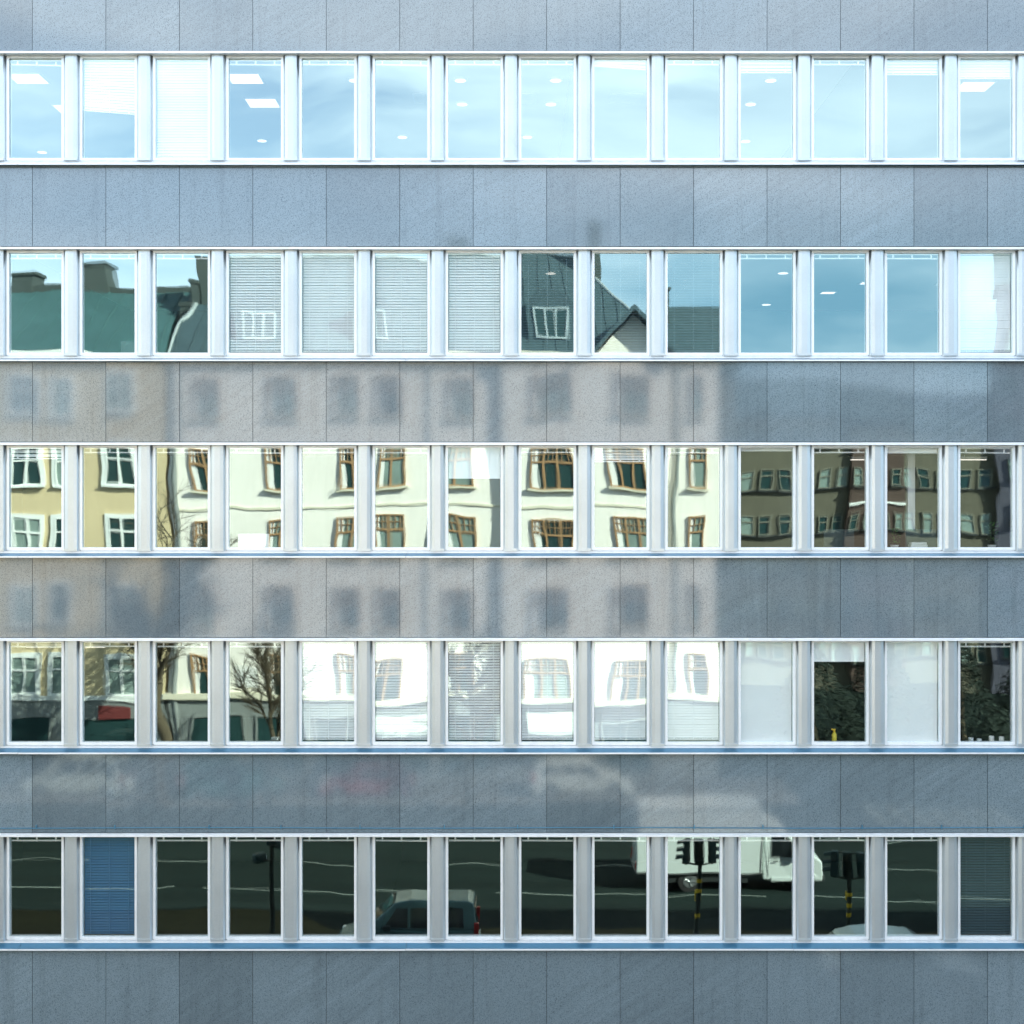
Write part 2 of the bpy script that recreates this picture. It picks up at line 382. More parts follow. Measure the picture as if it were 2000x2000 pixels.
# shell around the rooms
part(MB().box(XL, XR, 9.0, BACK, 0, TOP-.05), 'rear_block', 'inner_wall')
part(MB().box(XL, XR, .201, 9.0, TOP-.4, TOP-.1), 'roof_slab', 'inner_wall')
seg = [-38.0, -29.4, -22.4, -15.53, -8.7, -1.87, 4.96, 11.8, 18.7, 25.6, 32.0, 38.0, 44.0, 51.0, 58.0]
for k in range(5):
    zc = rowz(k)
    lt = MB(); lg = MB(); sl = MB(); fa = MB()
    for a, b in zip(seg[:-1], seg[1:]):
        j = random.uniform(-.002, .002)
        lg.prism([(-.05, zc-.992), (-.262, zc-1.036+j), (-.262, zc-1.05+j), (-.05, zc-1.05)], 'x', a+.003, b-.003)
        fa.prism([(-.2625, zc-1.033+j), (-.270, zc-1.034+j), (-.270, zc-1.060+j), (-.2625, zc-1.060+j)], 'x', a+.003, b-.003)
    for a, b in ((-38, -19.1), (-19.097, -9.9), (-9.897, -2.9), (-2.897, 4.2), (4.203, 12.1), (12.103, 58)):
        j = random.uniform(-.002, .002)
        lt.box(a, b, -.20, .0, zc+.925+j, zc+.962+j).box(a, b, -.141, .0, zc+.962+j, zc+.972+j)
    sl.box(XL, XR, -.058, .12, zc-.99, zc-.958).box(XL, XR, -.07, .0, zc-.958, zc-.950)
    part(lg, 'window_ledge', 'ledge'); part(fa, 'ledge_edge', 'white_metal')
    part(lt, 'lintel_strip', 'white_metal'); part(sl, 'sub_sill', 'white_metal')
    # rooms behind the glass
    rm = MB()
    zc_c, zc_f = zc + 1.12, zc - 1.75
    rm.cur = 0; rm.box(XL, XR, .2, 9.0, zc_c, zc_c + .3)
    rm.cur = 1; rm.box(XL, XR, .2, 9.0, zc_f - .25, zc_f)
    rm.cur = 2; rm.box(XL, XR, 8.8, 9.0, zc_f, zc_c); rm.box(XL, XR, .1, .2, zc_f, zc-.99)
    rm.box(XL, XR, .02, .2, zc+.962, zc+1.16)
    for wx in ([-7.95, 1.15, 6.35] if k == 0 else [-9.2, -1.45, 3.75] if k == 1 else [-5.35, 5.05] if k == 2 else [-4.05, 5.05, 7.65] if k == 3 else [-2.7, 8.95]):
        rm.box(wx-.05, wx+.05, .16, 8.8, zc_f, zc_c)
    for wx in (WL-.1, WR+.1): rm.box(wx-.05, wx+.05, .16, 8.8, zc_f, zc_c)
    rm.cur = 3; rm.box(WL, WR, .1, .34, zc-.985, zc-.95)
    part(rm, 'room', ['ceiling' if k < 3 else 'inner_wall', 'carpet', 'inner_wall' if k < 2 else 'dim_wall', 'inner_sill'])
    # the wings beyond the rooms: the same window row, closed by dark glass
    for a, b in ((XL, WL-.01), (WR+.01, XR)):
        wg = MB(); wg.cur = 0; wg.box(a, b, -.0, .05, zc-.95, zc+.925)
        wg.cur = 1; x = a
        while x < b:
            wg.box(x, min(x+.33, b), -.09, -.001, zc-.949, zc+.924); x += 1.3
        part(wg, 'wing_glazing', ['far_glass', 'white_metal'])
# cable with clips above the lowest row
cb = MB(); zz = rowz(4) + 1.075; x = -19.0
while x < 19:
    cb.tube((x, -.158, zz + .006*math.sin(x*.9)), (x+1, -.158, zz + .006*math.sin((x+1)*.9)), .008, n=6); x += 1
for i in range(26):
    xx = -18.6 + i*1.45 + random.uniform(-.2, .2); cb.box(xx-.008, xx+.008, -.17, -.139, zz-.02, zz+.05)
part(cb, 'cable', 'ledge')

# pilasters between the windows
pp = [(-.142, .0), (-.142, -.045), (-.124, -.045), (-.124, -.075), (-.105, -.098), (-.05, -.112), (.05, -.112), (.105, -.098), (.124, -.075), (.124, -.045), (.142, -.045), (.142, .0)]
pil = None
for k in range(5):
    for i in range(I0, I1+2):
        loc = (colx(i) - .65, 0, rowz(k))
        if pil is None:
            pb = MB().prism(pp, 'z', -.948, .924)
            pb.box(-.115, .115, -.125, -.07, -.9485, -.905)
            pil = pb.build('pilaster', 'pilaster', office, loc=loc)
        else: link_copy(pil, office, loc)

# window frames
fb = MB()
for s in (-1, 1):
    fb.box(*sorted((s*.465, s*.508)), -.04, .02, -.886, .886)
    fb.box(*sorted((s*.512, s*.5075)), -.02, .1, -.93, .92)
    fb.box(*sorted((s*.4655, s*.4675)), .021, .10, -.886, .886)      # inner jamb
fb.box(-.508, .508, -.04, .02, .886, .922); fb.box(-.508, .508, -.04, .02, -.928, -.886)
fb.box(-.5, .5, -.025, .02, -.945, -.9285)
fb.box(-.465, .465, .021, .1, -.9, -.887); fb.box(-.465, .465, .021, .1, .887, .9)
frame_me = None

def pane_mesh(k, i):
    rnd = random.Random(k*97 + i*13 + 5)
    nx, nz = 14, 24
    bul = rnd.uniform(.0001, .0006) * (1 if k != 4 else .6)
    tx, tz = rnd.gauss(0, .0011), rnd.gauss(0, .0011); sh = rnd.gauss(0, .0011); o = rnd.uniform(0, 90)
    vs, fs = [], []
    for b in range(nz+1):
        for a in range(nx+1):
            u = a/nx*2-1; v = b/nz*2-1
            y = .002 + bul*(1-u*u)*(1-v*v)*1.6 + tx*u*.46 + tz*v*.88 + sh*u*v*.5
            y += .00022 * noise.noise(Vector((u*1.1+o, v*1.5, k*3.1)))
            vs.append((u*.466, y, v*.887))
    for b in range(nz):
        for a in range(nx):
            q = b*(nx+1)+a; fs.append((q, q+1, q+nx+2, q+nx+1))
    return MB().add(vs, fs, True)

SP = .047
def slats(mb, zl, zr, zt, tilt, y=.062, w=.05, sp=SP):
    """slats from zt down to zl (left) / zr (right)"""
    n = max(2, int((zt - (zl+zr)/2)/sp)); c, s_ = math.cos(R(tilt)), math.sin(R(tilt))
    for j in range(n):
        f = (j+.5)/n; a = zt + (zl-zt)*f; b = zt + (zr-zt)*f
        jj = random.uniform(-.0012, .0012); cs = []
        for q in (-1, -.33, .33, 1):
            dy = q*w/2*c; dz = q*w/2*s_ + (.004*(1-q*q))
            cs.append((y + dy, dz + jj))
        vs = []
        for (X, Z) in ((-.452, a), (.452, b)):
            for (dy, dz) in cs: vs.append((X, dy, Z+dz))
            for (dy, dz) in reversed(cs): vs.append((X, dy, Z+dz-.0012))
        m = 8
        mb.add(vs, [(i, (i+1)%m, m+(i+1)%m, m+i) for i in range(m)] + [tuple(range(m))[::-1], tuple(range(m, 2*m))])
def rail(mb, zl, zr, y=.062, h=.018):
    mb.add([(-.455,y-.014,zl),(.455,y-.014,zr),(.455,y+.014,zr),(-.455,y+.014,zl),(-.455,y-.014,zl+h),(.455,y-.014,zr+h),(.455,y+.014,zr+h),(-.455,y+.014,zl+h)],
           [(0,3,2,1),(4,5,6,7),(0,1,5,4),(1,2,6,5),(2,3,7,6),(3,0,4,7)])
def clips(mb, zl, zr, up=.05):
    for x in (-.34, 0, .34):
        z = zl + (zr-zl)*(x+.455)/.91
        mb.box(x-.014, x+.014, .04, .05, z, z+up)
def blind(mode, frac=1.0, skew=0.0, material='blind', tilt=None):
    mb = MB(); top = .886
    mb.box(-.455, .455, .045, .085, top-.022, top)
    if mode == 'raised':
        zl = top - .095; zr = zl - skew
        rail(mb, zl, zr); clips(mb, zl, zr, .075)
        rail(mb, zl+.021, zr+.021, h=.004)
    elif mode == 'sheet':
        z = top - 1.772*frac
        mb.add([(-.455,.06,z),(.455,.06,z),(.455,.06,top),(-.455,.06,top),(-.455,.063,z),(.455,.063,z),(.455,.063,top),(-.455,.063,top)],
               [(0,1,2,3),(7,6,5,4),(0,4,5,1)])
        rail(mb, z, z)
    else:
        t = tilt if tilt is not None else {'closed': 70, 'half': 54, 'open': 20}[mode]
        zb = top - 1.772*frac + .03; zl = zb; zr = zb - skew
        slats(mb, zl+.03, zr+.03, top-.03, t); rail(mb, zl, zr)
        if frac < .9: clips(mb, zl, zr, .045)
        for x in (-.34, 0, .34):
            z = zl + (zr-zl)*(x+.455)/.91
            mb.box(x-.004, x+.004, .030, .032, z+.02, top-.02)
    return mb
B = {}   # (row, column) -> blind arguments
for k in range(5):
    for i in range(I0, I1+1): B[(k, i)] = dict(mode='raised', skew=random.choice([0, 0, .004, -.004, .008]))
def setb(k, i, **kw): B[(k, i-1)] = kw
setb(0,1,mode='raised',skew=.022); setb(0,2,mode='closed',frac=.53,skew=.07); setb(0,3,mode='closed',frac=1); setb(0,9,mode='closed',frac=.085,skew=.065)
setb(0,6,mode='raised',skew=.02); setb(0,11,mode='closed',frac=.15); setb(0,13,mode='closed',frac=.17); setb(0,14,mode='closed',frac=.21)
setb(0,16,mode='closed',frac=.6)
setb(1,4,mode='half',tilt=56); setb(1,5,mode='half',tilt=62); setb(1,6,mode='half',tilt=60); setb(1,7,mode='half',tilt=58)
setb(1,8,mode='open',tilt=24,material='blind_dark'); setb(1,9,mode='open',tilt=22,material='blind_dark'); setb(1,10,mode='open',tilt=24,material='blind_dark')
setb(1,14,mode='closed',frac=1,tilt=74); setb(1,0,mode='half')
setb(2,1,mode='closed',frac=.13); setb(2,7,mode='sheet',frac=.31); setb(2,9,mode='half',frac=.16); setb(2,11,mode='sheet',frac=.035); setb(2,13,mode='sheet',frac=.055)
setb(2,4,mode='raised',skew=.01)
setb(3,5,mode='half',tilt=56); setb(3,6,mode='half',tilt=54); setb(3,7,mode='half',tilt=44); setb(3,8,mode='half',tilt=58); setb(3,9,mode='half',tilt=64); setb(3,10,mode='half',tilt=58)
setb(3,11,mode='sheet',frac=1); setb(3,12,mode='sheet',frac=.2); setb(3,13,mode='sheet',frac=1); setb(3,16,mode='half')
setb(4,2,mode='half',tilt=45,material='blind_blue'); setb(4,14,mode='open',tilt=30,material='blind_dark')
for k in range(5):
    for i in range(I0, I1+1):
        loc = (colx(i), 0, rowz(k))
        if frame_me is None:
            w = fb.build('window', 'white_metal', office, loc=loc); frame_me = w.data
        else:
            w = bpy.data.objects.new('window', frame_me); C.objects.link(w); w.parent = office; w.location = loc
        pane_mesh(k, i).build('pane', 'glass', w)
        a = dict(B[(k, i)]); m = a.pop('material', 'blind')
        blind(**a).build('blind', m, w)

# ------------------------------------------------------------ things inside the office
def ceiling_light(x, y, z, kind, label, group='ceiling lights in the top floor offices', w=.6):
    t = empty('ceiling_light', (x, y, z), label=label, cat='ceiling light', group=group)
    if kind in ('panel', 'panel_off'):
        f = MB(); h = w/2
        for a, b, c, d in ((-h-.03, h+.03, -h-.03, -h), (-h-.03, h+.03, h, h+.03), (-h-.03, -h, -h, h), (h, h+.03, -h, h)): f.box(a, b, c, d, -.022, -.001)
        f.build('frame', 'white_metal', t)
        MB().box(-h, h, -h, h, -.016, -.002).build('diffuser', 'lamp_glow' if kind == 'panel' else 'lamp_off', t)
    elif kind == 'round':
        MB().tube((0,0,-.03), (0,0,-.001), .13, .14, 20).build('frame', 'white_metal', t)
        MB().tube((0,0,-.036), (0,0,-.031), .10, .10, 20).build('diffuser', 'lamp_glow', t)
    else:
        MB().box(-w/2, w/2, -.05, .05, -.02, .03).tube((-w/3,0,.03), (-w/3,0,.42), .004, n=5).tube((w/3,0,.03), (w/3,0,.42), .004, n=5).build('frame', 'white_metal', t)
        MB().box(-w/2+.01, w/2-.01, -.04, .04, -.035, -.021).build('diffuser', 'lamp_glow', t)
    return t
zc0 = rowz(0) + 1.12
G1 = 'ceiling lights in the top floor offices'
for (x, y, kd, lb) in (
    (-9.25, 1.85, 'panel', 'square lit ceiling panel high in the leftmost window of the top row'),
    (-9.05, 3.9, 'panel', 'square lit ceiling panel cut by the right edge of the leftmost top window'),
    (-5.10, 1.85, 'panel', 'square lit ceiling panel near the head of the fourth top row window'),
    (-5.05, 3.45, 'panel', 'second square lit ceiling panel, lower in the fourth top row window'),
    (9.0, 2.35, 'panel', 'square lit ceiling panel below the white blind of the rightmost top window'),
    (-1.65, 3.15, 'panel_off', 'pale unlit ceiling panel at the right edge of the sixth top row window'),
    (.16, 3.15, 'panel_off', 'pale unlit ceiling panel at the left edge of the eighth top row window'),
    (2.27, 3.15, 'panel_off', 'pale unlit ceiling panel in the middle of the ninth top row window'),
    (-3.02, 1.93, 'round', 'round downlight at the right edge of the fifth top row window'),
    (-.99, 1.93, 'round', 'upper round downlight in the seventh top row window'),
    (-1.01, 3.5, 'round', 'lower round downlight in the seventh top row window'),
    (.84, 1.93, 'round', 'upper round downlight in the eighth top row window'),
    (.79, 3.5, 'round', 'middle round downlight in the eighth top row window'),
    (.34, 6.0, 'round', 'lowest small round downlight in the eighth top row window'),
    (-2.42, 6.0, 'round', 'small round downlight low in the sixth top row window'),
    (4.96, 1.93, 'round', 'upper round downlight just under the short blind of the eleventh top row window'),
    (4.84, 3.5, 'round', 'middle round downlight in the eleventh top row window'),
    (5.21, 6.35, 'round', 'lowest small round downlight in the eleventh top row window'),
    (-10.8, 7.3, 'round', 'small round downlight near the bottom of the leftmost top row window'),
    (-5.57, 6.3, 'round', 'small round downlight low in the fourth top row window')):
    ceiling_light(x, y, zc0, kd, lb)
zc1 = rowz(1) + 1.12; G2 = 'ceiling lights on the second row from the top'
for (x, y, kd, lb) in (
    (.78, 3.3, 'round', 'small round light behind the dark blind of the eighth second row window'),
    (5.46, 3.3, 'round', 'small lit lamp high in the eleventh second row window'),
    (5.9, 7.6, 'round', 'small lit lamp low in the eleventh second row window'),
    (7.5, 4.6, 'panel', 'warm blurred ceiling panel at the right of the twelfth second row window'),
    (6.95, 5.9, 'panel', 'warm blurred ceiling panel at the left of the twelfth second row window'),
    (9.15, 4.7, 'panel', 'warm ceiling panel at the right of the thirteenth second row window')):
    ceiling_light(x, y, zc1, kd, lb, G2, .3)
G3 = 'hanging tube lamps'
for (x, y, z, w, lb) in (
    (6.62, 1.66, rowz(2)+.76, .4, 'thin hanging tube lamp at the top right of the twelfth middle row window'),
    (8.75, 1.66, rowz(2)+.76, .5, 'thin hanging tube lamp at the top of the rightmost middle row window'),
    (-8.6, .9, rowz(3)+.74, .7, 'lit tube lamp at the head of the leftmost window above the lowest ledge pair'),
    (-7.72, .9, rowz(3)+.74, .46, 'lit tube lamp at the head of the second window of the fourth row')):
    ceiling_light(x, y, z, 'tube', lb, G3, w)

def lathe(profile, n=14):
    mb = MB(); vs = []
    for (r, z) in profile:
        for i in range(n):
            a = 2*math.pi*i/n; vs.append((r*math.cos(a), r*math.sin(a), z))
    fs = []
    for j in range(len(profile)-1):
        for i in range(n): fs.append((j*n+i, j*n+(i+1)%n, (j+1)*n+(i+1)%n, (j+1)*n+i))
    fs.append(tuple(range(n))[::-1]); fs.append(tuple((len(profile)-1)*n+i for i in range(n)))
    return mb.add(vs, fs, True)
def sill(k): return rowz(k) - .949
b = empty('spray_bottle', (5.78, .2, sill(3)), label='yellow spray bottle standing on the sill of the dark fourth row window', cat='bottle')
lathe([(.04,0),(.043,.02),(.043,.15),(.03,.19),(.016,.2)]).build('body', 'bottle_yellow', b)
MB().tube((0,0,.2),(0,0,.245),.02,.016,10).box(-.05,.02,-.012,.012,.235,.262).build('spray_head', 'yellow_paint', b)
for (x, k, h, lb, hue) in ((7.98+.25, 3, .10, 'small glass jar leftmost on the sill of the rightmost fourth row window', 'paper'),
        (8.38, 3, .08, 'short pale jar second on the sill of the rightmost fourth row window', 'paper'),
        (8.6, 3, .13, 'white mug on the sill near the right of the dark rightmost fourth row window', 'sign_white'),
        (8.78, 3, .12, 'white tub rightmost on the sill of the dark rightmost fourth row window', 'sign_white')):
    j = lathe([(.035,0),(.045,.01),(.045,h),(.040,h+.005),(.036,h-.02)]).build('jar', hue, loc=(x, .2, sill(k))); tag(j, lb, 'jar', 'jars on the fourth row sill')
def pot_plant(x, k, h, lb, seed):
    rnd = random.Random(seed)
    t = empty('pot_plant', (x, .24, sill(k)), label=lb, cat='potted plant', group='plants on the office sills')
    lathe([(.05,0),(.075,.09),(.08,.1),(.07,.095)]).build('pot', 'terracotta', t)
    mb = MB()
    for j in range(70):
        a = rnd.uniform(0, 6.28); r = rnd.uniform(0, .09); z = .1 + rnd.uniform(.02, h); l = rnd.uniform(.03, .06)
        p = Vector((r*math.cos(a), r*math.sin(a)*.6, z)); d = Vector((math.cos(a), math.sin(a)*.5, rnd.uniform(-.2, .9))).normalized()*l; s_ = Vector((-math.sin(a), math.cos(a), .3))*l*.28
        mb.add([p, p+d*.5+s_, p+d, p+d*.5-s_], [(0,1,2,3)])
    mb.build('foliage', 'leaf', t)
pot_plant(6.87, 2, .30, 'leafy plant in a white pot on the sill of the thirteenth middle row window', 3)
pot_plant(8.62, 2, .4, 'tall thin plant in a white pot on the sill of the rightmost middle row window', 4)
def monitor(x, y, z, w, lb):
    t = empty('computer_monitor', (x, y, z), label=lb, cat='monitor', group='monitors on the office desks')
    MB().box(-w/2, w/2, -.02, .02, .12, .12+w*.58).build('screen', 'screen', t, bevel=.006)
    MB().box(-.03,.03,-.01,.03,.01,.14).box(-.12,.12,-.08,.08,0,.012).build('stand', 'plastic', t)
def desk(x, y, k, w, lb):
    z = rowz(k) - 1.75
    t = empty('office_desk', (x, y, z), label=lb, cat='desk', group='desks by the office windows')
    MB().box(-w/2, w/2, -.38, .38, .70, .73).build('desktop', 'inner_sill', t)
    for sx in (-1, 1):
        for sy in (-1, 1): MB().box(sx*(w/2-.06)-.02, sx*(w/2-.06)+.02, sy*.33-.02, sy*.33+.02, 0, .7).build('leg', 'plastic', t)
    return z + .73
for (x, k, lb) in ((-7.0, 1, 'desk behind the second window of the second row'), (5.9, 2, 'desk behind the twelfth window of the middle row'),
                   (7.4, 2, 'desk behind the thirteenth window of the middle row')):
    zt = desk(x, .85, k, 1.3, lb)
    monitor(x+.1, .8, zt, .56, lb.replace('desk', 'dark computer monitor'))
tag(MB().box(-.15, .15, -.1, .1, 0, .12).box(-.14,.14,-.09,.09,.12,.16).build('paper_box', 'paper', loc=(7.35, .45, rowz(2)-.965), bevel=.01), 'pale teal office printer behind the thirteenth middle row window', 'printer')
tag(MB().box(-.28, .28, -.01, .01, 0, .3).build('notice_board', 'sign_white', loc=(-4.62, .14, sill(2)), bevel=.004), 'white board leaning inside the fourth window of the middle row', 'board')
part(MB().box(7.30, 7.43, .9, 1.03, rowz(2)-1.75, rowz(2)+1.12), 'column', 'white_metal')

# ------------------------------------------------------------ houses across the street (seen mirrored in the glass)
YB = -41.25
ROWS = [19.07, 15.77, 12.5, 9.17, 5.87]     # window heads
def house_window(parent, x, y, zt, w, h, style, first={}):
    pale = random.random() < (.6 if zt > 12 else .25) if style == 'brown' else random.random() < .4
    key = (style, round(w, 2), round(h, 2), pale)
    if key in first: return link_copy(first[key], parent, (x, y, zt))
    m = {'brown': 'brown_wood', 'white': 'white_wood', 'plain': 'plastic', 'pale': 'frame_tan'}[style]
    f = MB(); t = .07 if style != 'plain' else .05
    d0, d1 = .0, .12      # frame proud of the wall face (wall is +y side)
    f.box(-w/2, w/2, d0, d1, -t, 0).box(-w/2, w/2, d0, d1, -h, -h+t)
    f.box(-w/2, -w/2+t, d0, d1, -h+t, -t).box(w/2-t, w/2, d0, d1, -h+t, -t)
    tr = -h*.36
    f.box(-w/2+t, w/2-t, d0, d1-.01, tr-.045, tr+.045)
    nl = 3 if w > 1.5 else 2 if w > .95 else 1
    for j in range(1, nl): f.box(-w/2+w*j/nl-.05, -w/2+w*j/nl+.05, d0, d1-.012, -h+t, -t)
    if style == 'brown':
        for j in range(1, nl*3):
            if j % 3: f.box(-w/2+w*j/(nl*3)-.014, -w/2+w*j/(nl*3)+.014, d0, d1-.02, tr+.045, -t)
        f.box(-w/2+t, w/2-t, d0, d1-.022, tr*.5-.014, tr*.5+.014)
    o = f.build('window', m, parent, loc=(x, y, zt))
    MB().box(-w/2+t, w/2-t, .01, .045, -h+t, -t).build('pane', 'pale_pane' if pale else 'far_glass', o)
    s = MB().box(-w/2-.12, w/2+.12, .0, .22, -h-.1, -h-.002); s.build('sill', 'cream_trim' if style == 'brown' else 'white_wood' if style == 'white' else 'plastic', o)
    if style == 'white':
        MB().box(-w/2-.16, -w/2-.002, 0, .1, -h, .16).box(w/2+.002, w/2+.16, 0, .1, -h, .16).box(-w/2-.002, w/2+.002, 0, .1, .002, .16).build('surround', 'white_wood', o)
    if style == 'brown':
        c = MB(); c.box(-w/2+t+.01, -w/2+t+w*.16, .046, .052, -h+t, -t)
        c.build('curtain', 'sign_white', o)
    first[key] = o
    return o

cream = empty('apartment_house', (0, YB, 0), label='cream plastered apartment house with brown windows and dark roof mirrored in the glass', cat='apartment house')
def cp(mb, name, m, parent=None, **kw): return mb.build(name, m, parent or cream, **kw)
cp(MB().box(-16.0, 9.8, -12, 0, 4.0, 20.0), 'wall', 'cream')
cp(MB().box(-.4, 7.3, .0, .5, 4.0, 20.0), 'bay', 'cream')
cp(MB().box(-16.0, 9.8, -12, .12, 0, 3.95), 'ground_floor', 'stone_base')
cp(MB().box(-16.1, 9.9, .0, .3, 3.8, 4.05).box(-16.1, -.42, 0, .34, 19.75, 20.1).box(7.32, 9.95, 0, .34, 19.75, 20.1).box(-.5, 7.4, .5, .8, 3.85, 4.05).box(-.5, 3.7, .5, .8, 19.75, 20.1)
   .box(-15.99, -.42, .0, .06, 12.95, 13.06).box(-.38, 7.28, .501, .55, 12.95, 13.06), 'cornice', 'cream_trim')
for zt in ROWS:
    for (x, w) in ((-14.5, 1.25), (-10.8, 1.4), (-7.68, 1.25), (-5.72, 1.2), (-2.41, 1.35)):
        house_window(cream, x, 0, zt, w, 1.95, 'brown')
    for (x, w) in ((1.81, 1.8), (5.55, 1.7)): house_window(cream, x, .5, zt, w, 1.95, 'brown')
    house_window(cream, 8.74, 0, zt, .75, 1.95, 'brown')
cp(MB().tube((7.75, .12, 4.1), (7.75, .12, 19.7), .09).tube((-3.9, .1, 4.1), (-3.9, .1, 19.7), .05).tube((-15.75, .12, .2), (-15.75, .12, 19.7), .09), 'downpipe', 'stone_base')
# roof: hipped, ridge 5.5 m back
E, RZ, RY = 20.1, 25.7, -5.6
cp(MB().add([(-16.3,.35,E),(7.7,.35,E),(7.7,-11.5,E),(-16.3,-11.5,E),(-15.3,RY,RZ),(3.3,RY,RZ)],
   [(0,1,5,4),(1,2,5),(2,3,4,5),(3,0,4),(0,3,2,1)]), 'roof', 'slate')
sm = MB(); x = -15.9
while x < 7.0:
    tl = min(1, (x + 16.3) / 1.0); tr2 = min(1, (7.7 - x) / 4.4); tt = min(tl, tr2)
    sm.tube((x, .36, E+.03), (x, .36 - 5.95*tt, E+.03 + 5.6*tt), .03, n=4); x += .6
cp(sm, 'roof_seam', 'slate')
cp(MB().box(7.7, 9.9, -11.5, .3, 20.0, 20.35), 'low_roof', 'slate')
cp(MB().tube((-15.3,RY,RZ+.02),(3.3,RY,RZ+.02),.09,n=6).tube((3.3,RY,RZ),(7.7,.35,E+.05),.08,n=6).tube((-16.3,.35,E),(-15.3,RY,RZ),.08,n=6), 'ridge_flashing', 'flashing')
cp(MB().prism([(3.75,E),(7.4,E),(5.58,22.1)], 'y', -4, .51), 'gable', 'cream')
gz = MB()
for (xa, xb) in ((3.4, 5.58), (7.75, 5.58)):
    for q in (0,):
        s = 1 if xb > xa else -1
        gz.add([(xa,-4.4,E-.25),(xb,-4.4,22.22),(xb,1.3,22.22),(xa,1.3,E-.25),(xa,-4.4,E-.03),(xb,-4.4,22.48),(xb,1.3,22.48),(xa,1.3,E-.03)],
               [(0,3,2,1),(4,5,6,7),(0,1,5,4),(1,2,6,5),(2,3,7,6),(3,0,4,7)])
cp(gz, 'gable_roof', 'slate')
for (x) in (-11.9, -6.6, 1.9):
    d = MB(); pts = [(x-1.0, 20.6), (x+1.0, 20.6), (x+1.0, 22.4), (x+.75, 22.85), (x+.3, 23.1), (x-.3, 23.1), (x-.75, 22.85), (x-1.0, 22.4)]
    d.prism(pts, 'y', -4.2, -.35); dm = cp(d, 'dormer', 'slate')
    f = MB().box(x-.72,x-.64,-.349,-.28,20.9,22.3).box(x+.64,x+.72,-.349,-.28,20.9,22.3).box(x-.64,x+.64,-.349,-.28,22.2,22.3).box(x-.64,x+.64,-.349,-.28,20.9,21.0).box(x-.26,x-.18,-.349,-.28,21,22.2).box(x+.18,x+.26,-.349,-.28,21,22.2)
    f.build('frame', 'flashing', dm); MB().box(x-.64,x+.64,-.349,-.31,21,22.2).build('pane', 'far_glass', dm)
for (x0, x1, y0, y1, zt) in ((-15.55, -14.95, -3.6, -2.8, 25.2), (-15.9, -15.61, -3.6, -2.8, 24.0), (-16.25, -15.95, -3.6, -2.8, 23.0), (3.9, 4.5, -5.2, -4.3, 27.0), (-3.4, -2.2, -7.0, -6.0, 26.6)):
    cp(MB().box(x0, x1, y0, y1, 20.5, zt).box(x0-.06, x1+.06, y0-.06, y1+.06, zt, zt+.14), 'chimney', 'brick_chimney')
# shop fronts
sh = MB(); sh.cur = 0
shops = [(-15.2,-12.6),(-12.2,-9.6),(-9.2,-6.6),(-6.2,-3.6),(-3.2,-.9),(1.0,3.2),(4.4,6.6)]
for (a, b_) in shops:
    f = MB().box(a, b_, .12, .2, .5, .6).box(a, b_, .12, .2, 3.0, 3.1).box(a, a+.08, .12, .2, .6, 3.0).box(b_-.08, b_, .12, .2, .6, 3.0).box((a+b_)/2-.04, (a+b_)/2+.04, .12, .19, .6, 3.0)
    o = cp(f, 'shop_window', 'stone_base'); MB().box(a+.08, b_-.08, .125, .14, .6, 3.0).build('pane', 'far_glass', o)
def awning(x0, x1, m, lb):
    t = tag(MB().prism([(YB+.36, 3.35), (YB+1.7, 2.7), (YB+1.7, 2.55), (YB+.36, 3.25)], 'x', x0, x1).build('awning', m), lb, 'awning', 'shop awnings')
awning(-6.3, -3.5, 'awning_green', 'grey green shop awning left of the bay of the cream house')
awning(1.0, 3.3, 'awning_green', 'pale green shop awning under the bay of the cream house')
tag(MB().box(-.5, .5, 0, .08, -.5, .5).build('wall_sign', 'sign_white', loc=(-12.4, YB+.001, 4.75), bevel=.01), 'blank white square board on the cream wall beside the tree', 'sign')
tag(MB().box(-.7, .7, 0, .1, -.28, .28).build('shop_sign', 'awning_red', loc=(-18.7, YB+.16, 3.3), bevel=.01), 'red shop sign on the dark base of the ochre house', 'sign')

ochre = empty('apartment_house', (0, YB, 0), label='ochre apartment house with white framed windows at the left of the mirrored street', cat='apartment house')
def op(mb, name, m, **kw): return mb.build(name, m, ochre, **kw)
op(MB().box(-46, -16.12, -12, .0, 4.0, 20.2), 'wall', 'yellow')
op(MB().box(-46, -16.12, -12, .1, 0, 3.95), 'ground_floor', 'stone_base')
op(MB().box(-46, -16.12, .0, .4, 19.95, 20.3).box(-46, -16.12, 0, .2, 3.8, 4.0), 'cornice', 'white_wood')
op(MB().prism([(.4, 20.3), (-5, 23.9), (-12, 23.9), (-12, 20.3)], 'x', -46, -16.4), 'roof', 'copper')
sm = MB(); x = -45.8
while x < -16.5:
    sm.tube((x, .38, 20.33), (x, -4.98, 23.92), .035, n=4); x += .62
op(sm, 'roof_seam', 'copper')
op(MB().box(-46, -16.5, -5.6, -5.1, 23.7, 24.2), 'fire_wall', 'brick_chimney')
for x0, x1, zt in ((-25.3, -24.3, 24.6), (-21.8, -20.4, 25.1), (-31, -29.6, 25.3)):
    op(MB().box(x0, x1, -6.2, -4.9, 23, zt).box(x0-.08, x1+.08, -6.28, -4.82, zt, zt+.15), 'chimney', 'brick_chimney')
for zt in ROWS:
    for (x, w) in ((-18.3, 1.3), (-21.2, .9), (-22.9, 1.2), (-27.0, 1.3), (-30.5, 1.2), (-34, 1.2), (-38, 1.2)):
        house_window(ochre, x, 0, zt, w, 1.8, 'white')
